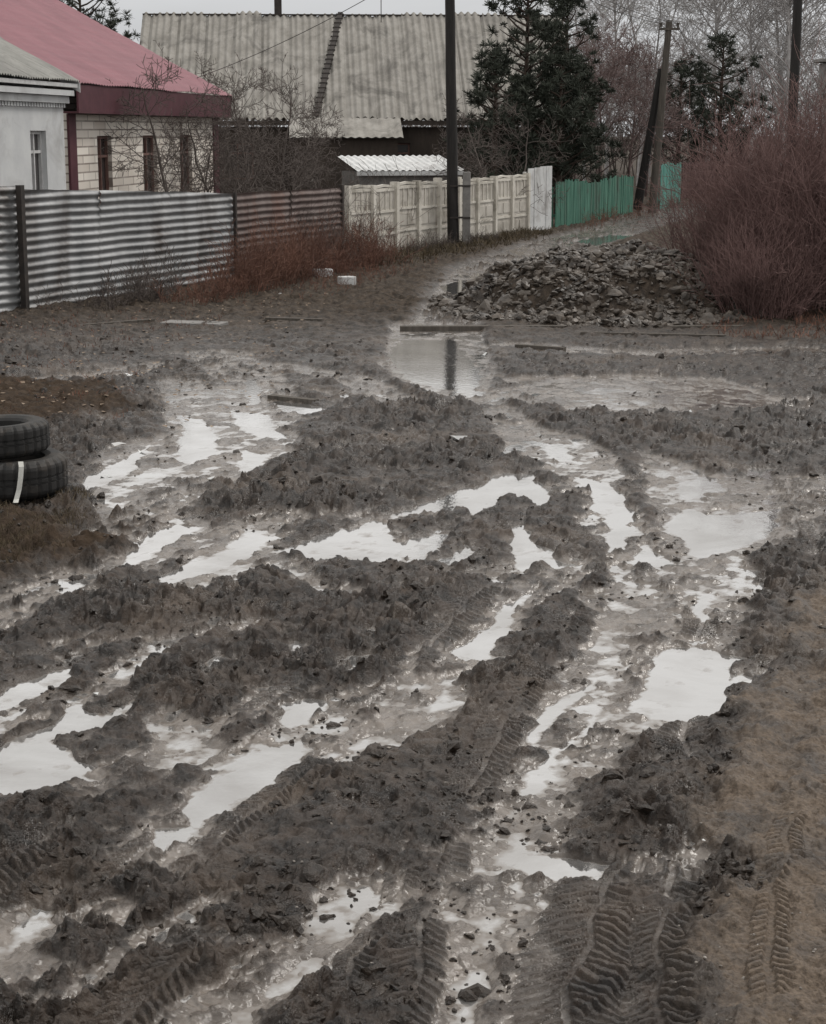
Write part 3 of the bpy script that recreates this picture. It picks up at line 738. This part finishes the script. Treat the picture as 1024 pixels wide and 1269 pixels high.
for k,(x,y,sc) in enumerate([(15.5,95,1.0),(20,98,1.05),(24.5,100,1.),(13.0,100,.9),(26,90,.95),(10,105,.9),(17.5,105,1.1),(22,110,1.15),(29,104,1),(7.5,108,.9),(12,112,1.1),(15,115,1.15),(19,93,.9),(12,96,.9),(16.8,90,.85)]):
    inst((b1,b2)[k%2],"birch_tree",(x,y,0),sc,random.random()*6)
s1=tree_mesh("bare_tree",4.2,[16,8,5],.6,.04,M_bare,.5,.06,.007,.1); p=(-6.1,45.5); s1.location=(p[0],p[1],0)
s2=tree_mesh("bare_tree",3.8,[14,8,6],.65,.03,M_bare,.55,.05,.007,.12); s2.location=(-5.0,47,0)
for k,(x,y,sc) in enumerate([(-4.0,44,.75),(-3.5,50,.9),(-6.1,52,.8),(2.2,52,.95),(-5.4,40.5,.6),(-8.6,58,1.2),(-2.6,53,.8),(3.0,55,.9),(-4.6,52,1.05),(-5.8,60,1.2),(-3.6,47,.9)]):
    inst((s1,s2)[k%2],"bare_tree",(x,y,0),sc,random.random()*6)
r1=tree_mesh("reddish_tree",5.6,[22,10,6],.6,.05,M_redtw,.5,.08,.010,.1); r1.location=(7.6,72,0)
for (x,y,sc) in [(8.9,75,.95),(6.3,70,.8),(10.2,79,.9),(8.2,80,1.1)]: inst(r1,"reddish_tree",(x,y,0),sc,random.random()*6)
def shrub(name,cx,cy,rx,ry,H,n,mat,r=.006,z0=0.,lean=.35,kids=4):
    sg=[]
    for k in range(n):
        a=random.random()*6.283; q=math.sqrt(random.random()); x=cx+rx*q*math.cos(a)*.75; y=cy+ry*q*math.sin(a)*.75
        h=H*random.uniform(.5,1.05)*(1-.35*q*q); d=np.array([math.cos(a)*q*lean+random.gauss(0,.16),math.sin(a)*q*lean+random.gauss(0,.16),1.])
        grow(sg,(x,y,z0),d,h,r*1.8,1,[kids],.50,.02,.34,5,.13,r*.6,.2)
    return segmesh(name,sg,mat)
shrub("bare_bush",7.0,30.5,1.9,2.2,4.15,1000,M_bushr,.0065,0.,.28,11)
shrub("bare_bush",5.6,28.6,.85,.8,2.0,280,M_bushr,.0055,0.,.5,8)
shrub("bare_bush",5.3,31.5,.6,.9,2.8,150,M_bushr,.0055,0.,.5,9)
shrub("bare_bush",9.6,33,2.2,2.2,3.6,300,M_bushr,.008,0.,.3,8)
def weeds(name,a,b,off0,off1,H,n,mat,r=.005,kids=4):
    F=FR(a,b); sg=[]
    for k in range(n):
        u=random.random()*F.L; c=gnoise(np.array([u*.9]),np.array([3.3]))[0]
        o=random.uniform(off0,off1); q=F.P(u,o,.02); h=H*random.uniform(.4,1)*(.75+.8*c)
        if h<.1: continue
        grow(sg,q,np.array([random.gauss(0,.25),random.gauss(0,.25),1]),h,r,1,[kids],.5,.0,.4,4,.16,r*.6,.25)
    return segmesh(name,sg,mat)
weeds("dry_weeds",gp(190,385),A3,.05,1.0,1.20,1000,M_weed,.006,6)
weeds("dry_weeds",A2,A3,.1,1.6,.95,520,M_weed,.006,6)
weeds("dry_weeds",gp(40,396),gp(200,372),.05,.5,1.0,160,M_bare,.006,5)
weeds("dry_weeds",gp(110,392),gp(190,378),.05,.4,1.4,60,M_bare,.009,8)
weeds("dry_weeds",A2,A3,.0,1.4,1.5,120,M_bare,.006,7)
weeds("dry_weeds",A2,A3,-1.2,-.1,2.0,260,M_bare,.006,6)
weeds("dry_weeds",B0,gp(600,300),.1,.8,.5,340,M_bare,.005,5)
weeds("dry_weeds",B0,B1,-1.5,-.3,2.3,120,M_bare,.008,6)
weeds("dry_weeds",gp(688,287),gp(900,242),.1,.9,.6,300,M_weed,.008,5)
weeds("dry_weeds",gp(330,385),gp(520,330),-.6,.6,.35,260,M_weed,.005,5)
weeds("dry_weeds",gp(-20,560),gp(100,520),-.6,.6,.22,120,M_weed,.003,4)
def grass(name,n,fn,h0,h1,mat,w=.004,clump=0.0):
    V=[];Q=[]
    xs,ys=fn(n)
    k=gnoise(xs*1.5,ys*1.5,91)+.3*RNG.uniform(-1,1,n)>clump; xs,ys=xs[k],ys[k]
    T=terrain(xs,ys); hs=T[0]
    for x,y,z,lw in zip(xs,ys,hs,T[2]+T[1]):
        if lw>.4: continue
        a=random.random()*6.28; h=random.uniform(h0,h1); lx,ly=random.gauss(0,.6)*h,random.gauss(0,.6)*h; dx,dy=math.cos(a)*w,math.sin(a)*w; b=len(V)
        V+=[(x-dx,y-dy,z-.01),(x+dx,y+dy,z-.01),(x+dx*.3+lx,y+dy*.3+ly,z+h),(x-dx*.3+lx,y-dy*.3+ly,z+h)]; Q.append((b,b+1,b+2,b+3))
    return fastmesh(name,V,Q,mat)
grass("grass",7000,lambda n:(RNG.uniform(-4.2,-2.45,n),RNG.uniform(11.8,14.6,n)),.02,.07,M_grass,.003,-.15)
grass("grass",7000,lambda n:(RNG.uniform(-9,-3.0,n),RNG.uniform(18,29,n)),.02,.06,M_weed,.006,.2)
grass("grass",7000,lambda n:((lambda t:(-2.0+t*5.2+RNG.uniform(-1.5,1.0,n)*.9+.6,39+t*13+RNG.normal(0,.7,n)))(RNG.uniform(0,1,n))),.05,.18,M_grass,.010,-.3)
grass("grass",4000,lambda n:(RNG.uniform(4.3,9.5,n),RNG.uniform(25.5,29,n)),.03,.10,M_weed,.008,0)
def leaves(n):
    V=[];Q=[]; xs=RNG.uniform(-8.5,-1.5,n); ys=RNG.uniform(18,33,n); hs=terrain(xs,ys)[0]
    for x,y,z in zip(xs,ys,hs):
        a=random.random()*6.28; r=random.uniform(.015,.035); b=len(V)
        for k in range(4): V.append((x+r*math.cos(a+k*1.57),y+r*math.sin(a+k*1.57),z+.012+random.uniform(0,.02)))
        Q.append((b,b+1,b+2,b+3))
    fastmesh("fallen_leaves",V,Q,M_leaf)
leaves(900)
def pine(H,R,seed,nb=70,crown0=.15):
    random.seed(seed); rg=np.random.default_rng(seed); sg=[]; cl=[]
    sg.append((0,0,-.2,0,0,H*.5,.16,.10)); sg.append((0,0,H*.5,.05,0,H*.97,.10,.03))
    for k in range(nb):
        t=crown0+(1-crown0)*(k/nb); z=H*t; a=k*2.4+random.gauss(0,.6)
        L=R*(1-((t-crown0)/(1-crown0))**2.2)*random.uniform(.35,1.2)+.25
        d=np.array([math.cos(a),math.sin(a),.30]); p=np.array([0,0,z]); n=max(3,int(L/.35))
        for i in range(n):
            d=d+np.array([0,0,.12])+rv()*.11; d/=np.linalg.norm(d); q=p+d*L/n; sg.append((*p,*q,.035*(1-i/n)+.01,.035*(1-(i+1)/n)+.01)); p=q
            if i>=n*.4:
                for j in range(3): cl.append((*(p+rv()*np.array([.18,.18,.13])),random.uniform(.14,.30)))
    cl.append((0.05,0,H,.2)); cl=np.array(cl); m=40
    C=np.repeat(cl,m,0); n=len(C); D=rg.normal(size=(n,3)); D[:,2]=D[:,2]*.8+.7; D/=np.linalg.norm(D,axis=1,keepdims=True)
    base=C[:,:3]+D*C[:,3:4]*rg.uniform(.0,.5,(n,1)); tip=base+D*C[:,3:4]*rg.uniform(.5,1.0,(n,1))
    S=np.cross(D,rg.normal(size=(n,3))); S/=np.linalg.norm(S,axis=1,keepdims=True); w=.019
    V=np.stack([base-S*w,base+S*w,tip+S*w*.4,tip-S*w*.4],1).reshape(-1,3); Q=np.arange(n*4).reshape(-1,4)
    return sg,V,Q
def pine_obj(loc,H,R,seed,nb=70,c0=.15):
    e=empty("pine_tree"); sg,V,Q=pine(H,R,seed,nb,c0); segmesh("trunk_and_limbs",sg,M_bark,e,5); fastmesh("needles",V,Q,M_needle,e); e.location=loc; return e
pine_obj((3.9,63,0),8.0,2.1,3,85,.1); pine_obj((5.5,66,0),7.6,1.8,5,75,.1); pine_obj((2.75,61,0),5.4,1.4,8,55,.1); pine_obj((5.0,62,0),5.2,1.7,9,60,.08)
pine_obj((14.2,84,0),7.0,2.2,12,50,.2); pine_obj((12.6,86,0),6.0,1.5,14,45,.15); pine_obj((-14.5,80,0),10.2,2.6,15,60,.35)
sg=[]
random.seed(5)
for k in range(420):
    x=random.uniform(-45,60); y=random.uniform(112,135); grow(sg,(x,y,0),(random.gauss(0,.15),0,1),random.uniform(3,6.5),.05,2,[7,5],.5,.03,.5,4,.1,.022,.1)
segmesh("distant_trees",sg,M_bare)
sg=[]
for k in range(260):
    x=random.uniform(10,30); y=random.uniform(72,100)
    if x<.158*y+.6: continue
    grow(sg,(x,y,0),(random.gauss(0,.2),0,1),random.uniform(1.5,3.2),.03,2,[6,5],.5,.03,.5,4,.1,.014,.1)
segmesh("roadside_thicket",sg,M_bushr)
# ---------------------------------------------------------------- world, sun, camera
w=bpy.data.worlds.new("World"); scene.world=w; w.use_nodes=True; nt=w.node_tree; bg=nt.nodes['Background']
sk=N(nt,'ShaderNodeTexSky',sky_type='NISHITA'); sk.sun_disc=False; sk.sun_elevation=math.radians(50); sk.sun_rotation=math.radians(55)
hs=N(nt,'ShaderNodeHueSaturation'); hs.inputs['Saturation'].default_value=.12; nt.links.new(sk.outputs[0],hs.inputs['Color'])
tc=N(nt,'ShaderNodeTexCoord'); sp=N(nt,'ShaderNodeSeparateXYZ'); nt.links.new(tc.outputs['Generated'],sp.inputs[0])
g=ramp(nt,sp.outputs[2],[(0.,(.57,.58,.595)),(.06,(.68,.69,.705)),(.16,(1.00,.985,.965)),(1.,(1.12,1.09,1.04))])
mp=N(nt,'ShaderNodeMapping'); mp.inputs['Scale'].default_value=(1,1,4); nt.links.new(tc.outputs['Generated'],mp.inputs[0])
cn=ramp(nt,noise(nt,mp.outputs[0],3.0,5,.55,.4),[(.3,.84),(.7,1.10)])
g=mix(nt,1.0,g,cn,'MULTIPLY')
sc=N(nt,'ShaderNodeVectorMath',operation='SCALE'); sc.inputs['Scale'].default_value=10.; nt.links.new(g,sc.inputs[0])
nt.links.new(mix(nt,.88,hs.outputs[0],sc.outputs[0]),bg.inputs[0]); bg.inputs[1].default_value=.1
sun=bpy.data.lights.new("sun",'SUN'); sun.energy=1.45; sun.angle=math.radians(11); sun.color=(1,.955,.90)
so=bpy.data.objects.new("sun",sun); coll.objects.link(so); so.rotation_euler=(math.radians(-40),0,math.radians(-55))
cam=bpy.data.cameras.new("camera"); cam.sensor_fit='HORIZONTAL'; cam.sensor_width=36; cam.lens=FPX/1024*36; cam.clip_end=3000; cam.clip_start=.1
co=bpy.data.objects.new("camera",cam); coll.objects.link(co); co.location=(0,0,CAMH); co.rotation_euler=(math.pi/2-TH,0,0); scene.camera=co
scene.view_settings.view_transform='Standard'; scene.view_settings.look='None'; scene.view_settings.exposure=0
